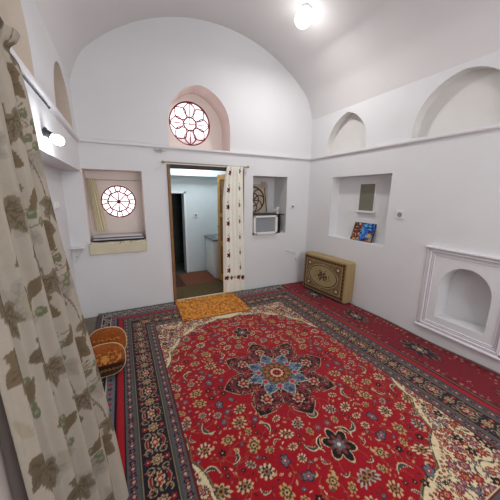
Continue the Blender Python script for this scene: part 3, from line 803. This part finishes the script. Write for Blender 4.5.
def door_curtain():
    rng = random.Random(4)
    Wd, Ht = 0.44, 1.84; cv = Canvas(0, 0, Wd, Ht, 0.004, (238,236,224))
    def sprig(x, y, s=1):
        c1 = rng.choice([(120,34,48), (96,34,52), (110,30,40)])
        cv.rose(x, y, .023*s, 5, .7, c1); cv.ell(x, y, .006, .006, (60,20,30))
        pts = [(x+.004+.010*math.sin(i*.9), y+.02+i*.010) for i in range(7)]; cv.line(pts, .004, (60,62,48))
        for q_ in (2, 4, 6): cv.leaf(pts[q_][0]+.014*(1 if q_ % 4 else -1), pts[q_][1]+.004, .013, .005, .8, (66,60,56))
    for i, x in enumerate((.085, .35)):
        k = 0; y = .34+(i % 2)*.03
        while y < Ht: sprig(x, y, 1.35); y += .235
    for q_ in range(26):
        x = .02+q_*.03; y = .225+.014*math.sin(q_*1.4)
        cv.ell(x, y, .008, .006, (110,60,64)) ; 
        if q_ % 4 == 1: cv.rose(x, y-.008, .03, 5, .6, (116,40,54)); cv.ell(x, y-.008, .007, .007, (60,20,30))
        if q_ % 4 == 3: cv.leaf(x, y+.015, .018, .007, 1.2, (96,90,70))
    S, T = np.meshgrid(np.linspace(0, 1, cv.nx), np.linspace(0, 1, cv.ny))
    D = 1-T
    xl = 1.345 - .065*np.clip(D*4, 0, 1)**.7 ; xr = 1.575 + .045*D
    ph = S*2*PI*2.1-.9
    x = xl+(xr-xl)*(S+0.02*np.sin(ph)); 
    y = YB-0.065 - (.018+.008*D)*np.sin(ph) - .005*np.sin(ph*3.3+T*2)
    z = .045 + T*1.825 + .012*np.sin(ph)*D
    pin = np.clip((T-.93)/.05, 0, 1); y = y*(1-.5*pin)+(YB-.085)*.5*pin
    o = grid_mesh('curtain', np.stack([x, y, z], -1), cv.a, FAB)
    md = o.modifiers.new('s', 'SOLIDIFY'); md.thickness = .0025
    tag(o, 'cream curtain with small dark red flower sprigs drawn to the right of the doorway', 'curtain')
door_curtain()
mb = MB(); mb.tube([(0.50, YB-.055, 1.878), (1.66, YB-.055, 1.872)], .007, 10)
for x in (0.50, 1.66): mb.lathe([(0.002, -.018), (.014, -.012), (.016, 0), (.014, .012), (0.002, .018)], (x, YB-.055, 1.876), 'x', 12)
r_ = mb.build('curtain_rod', BRASS, None, True); tag(r_, 'thin metal curtain rod above the doorway', 'curtain rod')
for x in (0.52, 1.645): MB().box(x-.006, YB-.055, 1.868, x+.006, YB, 1.88, bev=.002).build('bracket', BRASS, r_)

# little curtain in the left niche
def niche_curtain():
    cv = Canvas(0, 0, .3, .60, .006, (224,214,184))
    S, T = np.meshgrid(np.linspace(0, 1, cv.nx), np.linspace(0, 1, cv.ny)); D = 1-T
    ph = S*2*PI*4
    wn = .5+.5*np.cos(np.clip((T-.62)/.38, -1, 1)*PI)      # narrow near the top, wider low
    xl = -.345+.035*D; xr = -.268+.075*D
    x = xl+(xr-xl)*S + .004*np.sin(ph*1.3); y = YB+.20-.014*np.sin(ph)-.03*D*0
    z = 1.03+T*.635 + .006*np.sin(ph)
    o = grid_mesh('curtain', np.stack([x, y, z], -1), cv.a, FAB); md = o.modifiers.new('s', 'SOLIDIFY'); md.thickness = .0025
    tag(o, 'small plain yellowish curtain gathered at the left of the niche with the round window', 'curtain')
niche_curtain()
mb = MB(); mb.tube([(-.368, YB+.20, 1.650), (.248, YB+.20, 1.652)], .003, 6); mb.lathe([(.001, -.008), (.008, -.006), (.008, .006), (.001, .008)], (.17, YB+.195, 1.650), 'x', 10)
tag(mb.build('curtain_wire', BRASS, None, True), 'thin wire stretched across the top of the left niche', 'curtain wire')

# ================================================================== THINGS IN THE LEFT NICHE
def cloth_drop():
    cv = Canvas(0, 0, .62, .30, .006, (212,204,178))
    rng = random.Random(6)
    for k in range(90):
        cv.ell(rng.uniform(0, .62), rng.uniform(.125, .165), .006, .004, rng.choice([(150,140,110), (240,236,220), (120,112,92)]))
    S, T = np.meshgrid(np.linspace(0, 1, cv.nx), np.linspace(0, .3, cv.ny))
    x = -.385+S*.635; drop = .14
    front = T < drop
    z = np.where(front, .768+T, .905+.0*T) + .003*np.sin(S*22); y = np.where(front, YB-.012-.003*np.sin(S*19), YB-.012+(T-drop))
    o = grid_mesh('sill_cloth', np.stack([x, y, z], -1), cv.a, FAB); md = o.modifiers.new('s', 'SOLIDIFY'); md.thickness = .004; md.offset = 1
    tag(o, 'cream cloth with a lace line hanging over the front edge of the left niche', 'cloth')
cloth_drop()
t = empty('folded_blanket', (-.06, YB+.16, .914), 'grey and white folded blanket lying flat on the sill of the left niche', 'blanket')
for k, (z, w, h, m_) in enumerate(((0, .29, .018, DGREYC), (.019, .285, .016, WCLOTH), (.036, .285, .014, GREYC), (.051, .275, .014, WCLOTH))):
    MB().box(-w, -.13, z, w, .12, z+h, bev=.006).build('fold', m_, t, True)

# folding bracket in the recess corner
t = empty('wall_bracket', (-.49, YB-.06, .88), 'small white triangular shelf bracket in the corner left of the niche', 'bracket')
MB().box(-.070, -.05, -.008, .065, .055, .004, bev=.003).build('shelf_board', TRIM, t)
mb = MB(); mb.tube([(.055, .03, -.008), (-.045, .05, -.19)], .005, 8); mb.build('strut', TRIM, t, True)
MB().lathe([(.001, 0), (.008, 0), (.008, .006), (.001, .006)], (-.03, .05, -.12), 'y', 12).build('screw', GREYP, t)

# ================================================================== AIR CONDITIONER NICHE
t = empty('air_conditioner', (1.99, YB, .887), 'white fronted window air conditioner with a black casing in the right niche', 'air conditioner')
MB().box(-.205, .03, 0.0, .30, .36, .30, bev=.008).build('casing', BLACK, t)
MB().box(-.215, -.005, .292, .345, .34, .306, bev=.004).build('top_plate', mat('dark_shelf', (44,42,44), .5), t)
mb = MB(); mb.box(-.212, -.035, .0, .205, .03, .035, bev=.006); mb.box(-.212, -.035, .262, .205, .03, .29, bev=.006); mb.box(-.212, -.035, 0, -.182, .03, .29, bev=.006); mb.box(.165, -.035, 0, .205, .03, .29, bev=.006)
mb.build('front_frame', WHITE, t)
mb = MB(); mb.box(-.185, .0, .03, .17, .02, .265)
for k in range(22): mb.box(-.18+k*.0157, -.022, .034, -.174+k*.0157, .0, .263)
mb.build('grille', mat('grille_grey', (184,189,196), .45), t)
mb = MB(); mb.lathe([(.001, -.05), (.012, -.048), (.012, -.035), (.001, -.034)], (-.17, 0, .018), 'y', 12); mb.build('knob', GREYP, t)

t = empty('wall_fixture', (2.155, YB+.395, 1.655), 'small square-round beige fixture with a dark cord on the back of the right niche', 'fixture')
MB().box(-.055, -.035, -.05, .055, 0, .05, bev=.02, seg=4).build('housing', CREAMB, t, True)
MB().box(-.038, -.042, -.035, .038, -.034, .035, bev=.003).build('cover', mat('fixture_cover', (178,166,150), .5), t)
mb = MB(); mb.tube([(.02, -.01, -.045), (.028, -.012, -.13), (.045, -.02, -.28), (.055, -.03, -.40), (.05, -.06, -.455)], .006, 8); mb.build('cord', BLACK, t, True)
t = empty('water_tap', (2.27, YB+.10, 1.194), 'small white tap-like fitting standing on the black shelf beside the air conditioner', 'fitting')
MB().lathe([(.018, 0), (.018, .012), (.008, .02), (.008, .06), (.014, .07), (.012, .085), (.001, .09)], (0, 0, 0), 'z', 16).build('stem', WHITE, t, True)
mb = MB(); mb.tube([(0, 0, .055), (-.03, 0, .07), (-.06, 0, .062), (-.075, 0, .04)], .007, 8); mb.build('spout', WHITE, t, True)
mb = MB(); mb.box(-.03, -.008, .088, .03, .008, .10, bev=.004); mb.build('handle', WHITE, t)

# ================================================================== SOCKETS AND CABLES
def socket(name, loc, rz, label, group=None, s=.042, rocker=False, cat='socket'):
    t = empty(name, loc, label, cat, rz=rz, group='light switches on the recessed wall' if rocker else 'wall sockets')
    MB().box(-s, -.012, -s, s, 0, s, bev=.004).build('plate', TRIM, t)
    if rocker: MB().box(-s*.6, -.018, -s*.75, s*.6, -.011, s*.75, bev=.003).build('rocker', WHITE, t)
    else:
        mb = MB(); mb.lathe([(s*.62, -.013), (s*.62, -.016), (s*.5, -.016), (s*.48, -.0125), (.001, -.0125)], (0, 0, 0), 'y', 24); mb.build('socket_ring', GREYP, t)
        for x in (-.01, .01): MB().lathe([(.001, -.0135), (.004, -.0135), (.004, -.012), (.001, -.012)], (x, 0, 0), 'y', 10).build('pin_hole', BLACK, t)
    return t
socket('wall_socket', (XR, 1.91, 1.29), PI/2*1, 'white wall socket right of the mirror niche', s=.045)
bpy.data.objects['wall_socket'].rotation_euler.z = -PI/2
socket('wall_socket', (2.485, YB, 1.31), 0, 'small grey socket between the air conditioner niche and the room corner', s=.032)
t = socket('wall_socket', (2.62, YB, .46), 0, 'low white socket by the floor cushion with a white cable above it', s=.045)
mb = MB(); mb.tube([(-.02, -.02, .02), (-.03, -.02, .06), (-.09, -.012, .10), (-.16, -.012, .105), (-.21, -.012, .14), (-.24, -.006, .135)], .006, 8); mb.build('cable', TRIM, t, True)
MB().box(-.045, -.05, -.035, .0, -.012, .03, bev=.008).build('plug', WHITE, t)
for k, z in ((0, 1.395), (1, 1.35)):
    t = socket('light_switch', (RD, 3.02+.0*k+.10*k, 1.38), PI/2, ['nearer of the two white switches on the recessed left wall', 'farther of the two white switches on the recessed left wall'][k], s=.035, rocker=True, cat='light switch')
mb = MB(); rg = random.Random(8)
for k in range(4):
    p0 = Vector((.42+rg.uniform(-.02, .04), YB-.008, 2.02+rg.uniform(-.01, .01)))
    mb.tube([p0, p0+Vector((.03, -.008, -.03+rg.uniform(-.02, .03))), p0+Vector((.06, -.004, .0)), p0+Vector((.09, -.006, -.035+rg.uniform(-.01, .04)))], .0025, 6)
tag(mb.build('wire_knot', GREYP, None, True), 'tangle of thin grey wire under the cornice near the doorway', 'wire')
mb = MB(); pts = [(-.33, YB-.034, 2.085)]+[(x, YB-.036, 2.083+.004*math.sin(x*9)) for x in np.linspace(-.2, .58, 8)]+[(.60, YB-.037, 2.05), (.55, YB-.035, 2.01), (.50, YB-.02, 2.02)]
mb.tube(pts, .0035, 6); tag(mb.build('wire', TRIM, None, True), 'thin white wire laid along the cornice left of the arched window', 'wire')

# ================================================================== LAMPS
t = empty('ceiling_light', (1.93, 2.65, vault_z(1.93)), 'round glowing lamp on the vaulted ceiling', 'ceiling light', rot=(0, math.radians(22), 0))
MB().lathe([(.06, .004), (.06, -.02), (.04, -.035), (.03, -.04)], (0, 0, 0), 'z', 24).build('lamp_base', TRIM, t, True)
mb = MB(); mb.lathe([(.030, -.04)]+[(.085*math.sin(a), -.115+.085*math.cos(a)*.95) for a in [0.4+i*(PI-.42)/14 for i in range(15)]], (0, 0, 0), 'z', 28); mb.build('bulb', BULB, t, True)
t = empty('ceiling_light', (1.25, -0.3, vault_z(1.25)), 'added unseen round fill lamp on the vaulted ceiling, behind the viewer', 'ceiling light')  # added fixture out of view, carries the rear fill lights
MB().lathe([(.06, .004), (.06, -.02), (.04, -.035), (.03, -.04)], (0, 0, 0), 'z', 24).build('lamp_base', TRIM, t, True)
mb = MB(); mb.lathe([(.030, -.04)]+[(.085*math.sin(a), -.115+.085*math.cos(a)*.95) for a in [0.4+i*(PI-.42)/14 for i in range(15)]], (0, 0, 0), 'z', 28); mb.build('bulb', BULB, t, True)
t = empty('wall_lamp', (XL, 2.00, 1.85), 'bare glowing bulb in a dark socket on the left wall by the curtain', 'wall lamp')
dr = Vector((.75, .05, -.5)).normalized()
def along(prof, o_, d_, n=20):
    mb = MB(); mb.lathe(prof, (0, 0, 0), 'z', n); q_ = Vector((0, 0, 1)).rotation_difference(d_)
    bmesh.ops.rotate(mb.bm, verts=mb.bm.verts[:], cent=(0, 0, 0), matrix=q_.to_matrix()); bmesh.ops.translate(mb.bm, verts=mb.bm.verts[:], vec=o_); return mb
along([(.026, 0), (.026, .01), (.020, .014), (.020, .04), (.022, .045)], Vector((0, 0, 0)), dr).build('lamp_socket', mat('dark_socket', (40,48,52), .5), t, True)
along([(.014, 0)]+[(.030*math.sin(a), .042-.032*math.cos(a)) for a in [.5+i*(PI-.52)/12 for i in range(13)]], dr*.042, dr).build('bulb', BULB, t, True)

# ================================================================== RIGHT WALL NICHE
t = empty('wall_mirror', (XR+.15, 2.51, 1.30), 'small dark greenish mirror pane with a white sill in the right wall niche', 'mirror')
MB().box(-.006, -.118, 0, .0, .118, .345).build('pane', mat('mirror_pane', (118, 116, 100), .35, noise=.06, nscale=3), t)
mb = MB(); mb.box(-.014, -.130, -.006, 0, -.118, .357, bev=.003); mb.box(-.014, .118, -.006, 0, .130, .357, bev=.003); mb.box(-.014, -.13, .345, 0, .13, .357, bev=.003); mb.build('mirror_frame', TRIM, t)
MB().box(-.04, -.155, -.028, 0, .145, -.006, bev=.004).build('sill', TRIM, t)

def painting():
    rng = random.Random(13); w, h = .33, .25
    cv = Canvas(0, 0, w, h, .003, (34,30,40))
    for _ in range(150):
        x, y = rng.uniform(0, .14), rng.uniform(0, h); cv.ell(x, y, rng.uniform(.006, .02), rng.uniform(.005, .012), rng.choice([(150,84,40), (96,40,32), (190,130,70), (60,36,40), (120,60,36), (210,180,140)]), rng.uniform(0, 3))
    for _ in range(170):
        x, y = rng.uniform(.13, w), rng.uniform(.02, h); cv.ell(x, y, rng.uniform(.008, .022), rng.uniform(.005, .012), rng.choice([(20,60,150), (30,100,190), (60,150,215), (24,36,100), (16,40,120), (90,180,225)]), rng.uniform(0, 3))
    for _ in range(45):
        x, y = rng.uniform(.24, .315), rng.uniform(0, .12); cv.ell(x, y, rng.uniform(.006, .016), rng.uniform(.005, .012), rng.choice([(200,130,50), (170,96,36), (220,160,80), (110,60,36)]), rng.uniform(0, 3))
    cv.line([(.15, .0), (.19, .08), (.23, .12), (.22, .17)], .03, (40,90,200)); cv.line([(.16, .22), (.21, .20), (.26, .21)], .02, (90,180,225)); cv.ell(.22, .19, .03, .014, (20,26,90), .2)
    X, Y = np.meshgrid(cv.X, cv.Y); d = np.minimum(np.minimum(X, w-X), np.minimum(Y, h-Y)); cv.mask(d < .004, (26,20,22))
    t = empty('painting', (XR+.055, 2.64, .897), 'small blue and orange abstract painting leaning in the right wall niche', 'painting', rot=(0, math.radians(16), -PI/2))
    # local: u along +x (towards the near side), v up, facing the room
    t.rotation_euler = (math.radians(-20), 0, -PI/2+0.06)
    P = flat_grid(cv); P = np.stack([P[..., 0], np.full_like(P[..., 0], -.0105), P[..., 1]], -1)
    grid_mesh('picture_face', P, cv.a, PAINT, t, smooth=False)
    MB().box(0, -.010, 0, w, .008, h, bev=.001).build('stretcher_frame', mat('dark_edge', (38,30,30), .6), t)
painting()

# ================================================================== FLOOR CUSHION AGAINST THE RIGHT WALL
def floor_cushion():
    L_, H_, T_ = .84, .575, .165
    cv = Canvas(0, 0, L_, H_, .004, (160,138,98)); rng = random.Random(7)
    X, Y = np.meshgrid(cv.X, cv.Y); d = np.minimum(np.minimum(X, L_-X), np.minimum(Y, H_-Y))
    cv.mask(d > .028, (92,66,40)); cv.mask(d > .033, (132,108,70)); cv.mask(d > .075, (176,154,110)); cv.mask(d > .082, (130,108,74))
    k = 0
    for s_ in np.arange(.04, L_-.03, .026):
        for y in (.054, H_-.054): cv.rose(s_, y, .014, 4, .5, (64,46,30) if k % 2 else (96,60,36)); 
        k += 1
    for s_ in np.arange(.04, H_-.03, .026):
        for x in (.054, L_-.054): cv.rose(x, s_, .014, 4, .5, (64,46,30) if k % 2 else (110,60,36))
        k += 1
    cx, cy = L_/2, H_/2; cv.clip = d > .085
    for _ in range(420):
        x, y = rng.uniform(0, L_), rng.uniform(0, H_)
        cv.leaf(x, y, rng.uniform(.008, .022), .005, rng.uniform(0, 3), rng.choice([(104,86,54), (196,176,132), (92,64,44), (120,104,66), (84,90,64)]))
    for sx in (1, -1):
        for sy in (1, -1):
            cv.rose(cx+sx*.275, cy+sy*.155, .035, 6, .5, (110,54,44)); cv.rose(cx+sx*.275, cy+sy*.155, .02, 5, .4, (206,186,146))
    cv.clip = None
    cv.ell(cx, cy, .285, .172, (184,164,122)); cv.ell(cx, cy, .275, .163, (40,28,30)); cv.ell(cx, cy, .258, .150, (176,158,116)); cv.ell(cx, cy, .250, .144, (162,145,104))
    cv.rose(cx, cy, .11, 8, .6, (164,146,104), 0, 1.5, .9)
    for _ in range(70):
        a = rng.uniform(0, 6.3); r = rng.uniform(.2, 1); x, y = cx+.15*r*math.cos(a), cy+.095*r*math.sin(a)
        cv.leaf(x, y, rng.uniform(.012, .024), .005, a+rng.uniform(-.7, .7), rng.choice([(74,58,48), (96,92,70), (110,70,54), (90,80,60)]))
    for k in range(6): cv.rose(cx+.07*math.cos(k*PI/3), cy+.05*math.sin(k*PI/3), .018, 5, .5, (90,60,52))
    cv.rose(cx, cy, .03, 8, .5, (76,50,46)); cv.ell(cx, cy, .01, .01, (200,170,130))
    t = empty('floor_cushion', (2.570, 3.285, .030), 'tan floor cushion patterned with an oval medallion leaning against the right wall', 'floor cushion')
    t.rotation_euler = (math.radians(-2.0), 0, math.radians(-90-(-5.0)))
    TAN = mat('tan_velour', (166,144,104), .9, noise=.10, nscale=30, bump=.3, bscale=120)
    MB().box(-.008, 0, -.0, L_+.008, T_, H_+.004, bev=.022, seg=4).build('cushion_body', TAN, t, True)
    P = flat_grid(cv); u, v = P[..., 0], P[..., 1]
    dd = np.minimum(np.minimum(u, L_-u), np.minimum(v, H_-v))
    y = -.004 - .016*(np.clip(dd/.09, 0, 1)**.6) + .018*(1-np.clip(dd/.02, 0, 1))**2
    grid_mesh('patterned_cover', np.stack([u, y, v], -1), cv.a, PILE, t)
floor_cushion()

# ================================================================== TWO ROUND CUSHIONS BY THE LEFT WALL
def round_cushion(loc, tilt, rz, w, h, label, seed, orn):
    rng = random.Random(seed)
    n, m_ = 96, 72
    t = empty('round_cushion', loc, label, 'cushion', group='round cushions by the left wall'); t.rotation_euler = (tilt, 0, rz)
    cv = Canvas(-w/2, 0, w/2, h, .004, (136,72,30))
    X, Y = np.meshgrid(cv.X, cv.Y)
    for _ in range(160): cv.leaf(rng.uniform(-w/2, w/2), rng.uniform(.3*h, h), .013, .004, rng.choice([.6, 2.5]), rng.choice([(132,68,28), (164,90,38), (156,84,34)]))
    cv.mask(Y < (.36 if orn else .22)*h, (52,26,22)); cv.mask((Y >= .36*h) & (Y < .42*h), (104,50,26)) if orn else None
    if orn:
        for sx in (-1, 1):
            x = sx*.055; cv.rose(x, .56*h, .042, 6, .5, (176,118,62)); cv.rose(x, .56*h, .033, 6, .4, (136,66,28)); cv.rose(x, .56*h, .014, 5, .4, (170,112,58)); cv.leaf(x+sx*.05, .52*h, .03, .008, sx*1.0, (196,140,70), .6)
        cv.rose(0, .52*h, .026, 4, .6, (192,136,66)); cv.leaf(0, .62*h, .03, .007, 0, (196,140,70))
        for k in range(9): cv.rose(-w*.36+k*w*.09, .20*h, .011, 4, .5, (120,84,44)); cv.leaf(-w*.36+k*w*.09, .10*h, .012, .004, .6, (90,60,40))
    else:
        for k in range(7): cv.leaf(-w*.3+k*w*.1, .62*h, .018, .005, .6 if k % 2 else 2.5, (196,130,60))
    TH = .08
    def surf(u, v):      # u angle, v -1..1 front/back
        pass
    th = np.linspace(0, 2*PI, 73); rr = np.linspace(0, 1, 40)
    Tt, R_ = np.meshgrid(th, rr)
    def outline(t_):
        cx_, sx_ = np.cos(t_), np.sin(t_)
        x = w/2*np.sign(cx_)*np.abs(cx_)**.72; z = h/2 + h/2*np.sign(sx_)*np.abs(sx_)**.85
        return x, z
    ox, oz = outline(Tt)
    for sgn, nm in ((-1, 'front_cover'), (1, 'back_cover')):
        x = ox*R_; z = h/2+(oz-h/2)*R_; y = sgn*(TH*np.sqrt(np.clip(1-R_**3.2, 0, 1)))
        i = np.clip(((x+w/2)/cv.res).astype(int), 0, cv.nx-1); j = np.clip((z/cv.res).astype(int), 0, cv.ny-1)
        grid_mesh(nm, np.stack([x, y, z], -1), cv.a[j, i], PILE, t)
    px, pz = outline(np.linspace(0, 2*PI, 60, endpoint=False))
    mb = MB(); mb.tube([(a*1.01, -.004+.003*math.sin(k*2.1), h/2+(b-h/2)*1.01) for k, (a, b) in enumerate(zip(px, pz))], .0042, 8, closed=True)
    mb.build('piping', mat('cream_piping', (212,178,130), .9, noise=.2, nscale=60), t, True)
round_cushion((-.222, 2.44, .03), -.42, -.05, .31, .275, 'plain rust brown round cushion with cream piping leaning behind the darker one', 1, False)
round_cushion((-.225, 2.19, .03), -.42, .02, .30, .255, 'rust brown round cushion with gold motifs, in front of the plain one', 2, True)

# ================================================================== KITCHEN
t = empty('sink_cabinet', (1.66, 4.60, 0), 'white kitchen sink cabinet seen through the doorway', 'cabinet')
MB().box(-.24, -.28, 0, .29, .28, .68, bev=.004).build('cabinet_body', TRIM, t)
MB().box(-.255, -.26, .05, -.24, .0, .64, bev=.004).build('door', WHITE, t)
MB().box(-.255, .01, .05, -.24, .26, .64, bev=.004).build('door', WHITE, t)
MB().box(-.27, -.29, .68, .29, .29, .71, bev=.004).build('worktop', mat('steel_top', (120,124,126), .3, metal=.6), t)
mb = MB(); mb.box(-.16, -.18, .705, .16, .16, .716, bev=.004); mb.build('sink_bowl', METAL, t)
mb = MB(); mb.tube([(.10, -.02, .71), (.10, -.02, .86), (.07, -.02, .93), (.0, -.02, .95), (-.07, -.02, .92), (-.09, -.02, .86)], .011, 10); mb.lathe([(.022, .71), (.022, .75), (.014, .76)], (.10, -.02, 0), 'z', 14)
mb.build('tap', METAL, t, True)
t = socket('wall_socket', (1.24, KY, 1.10), 0, 'white socket on the far kitchen wall seen through the doorway', s=.04)
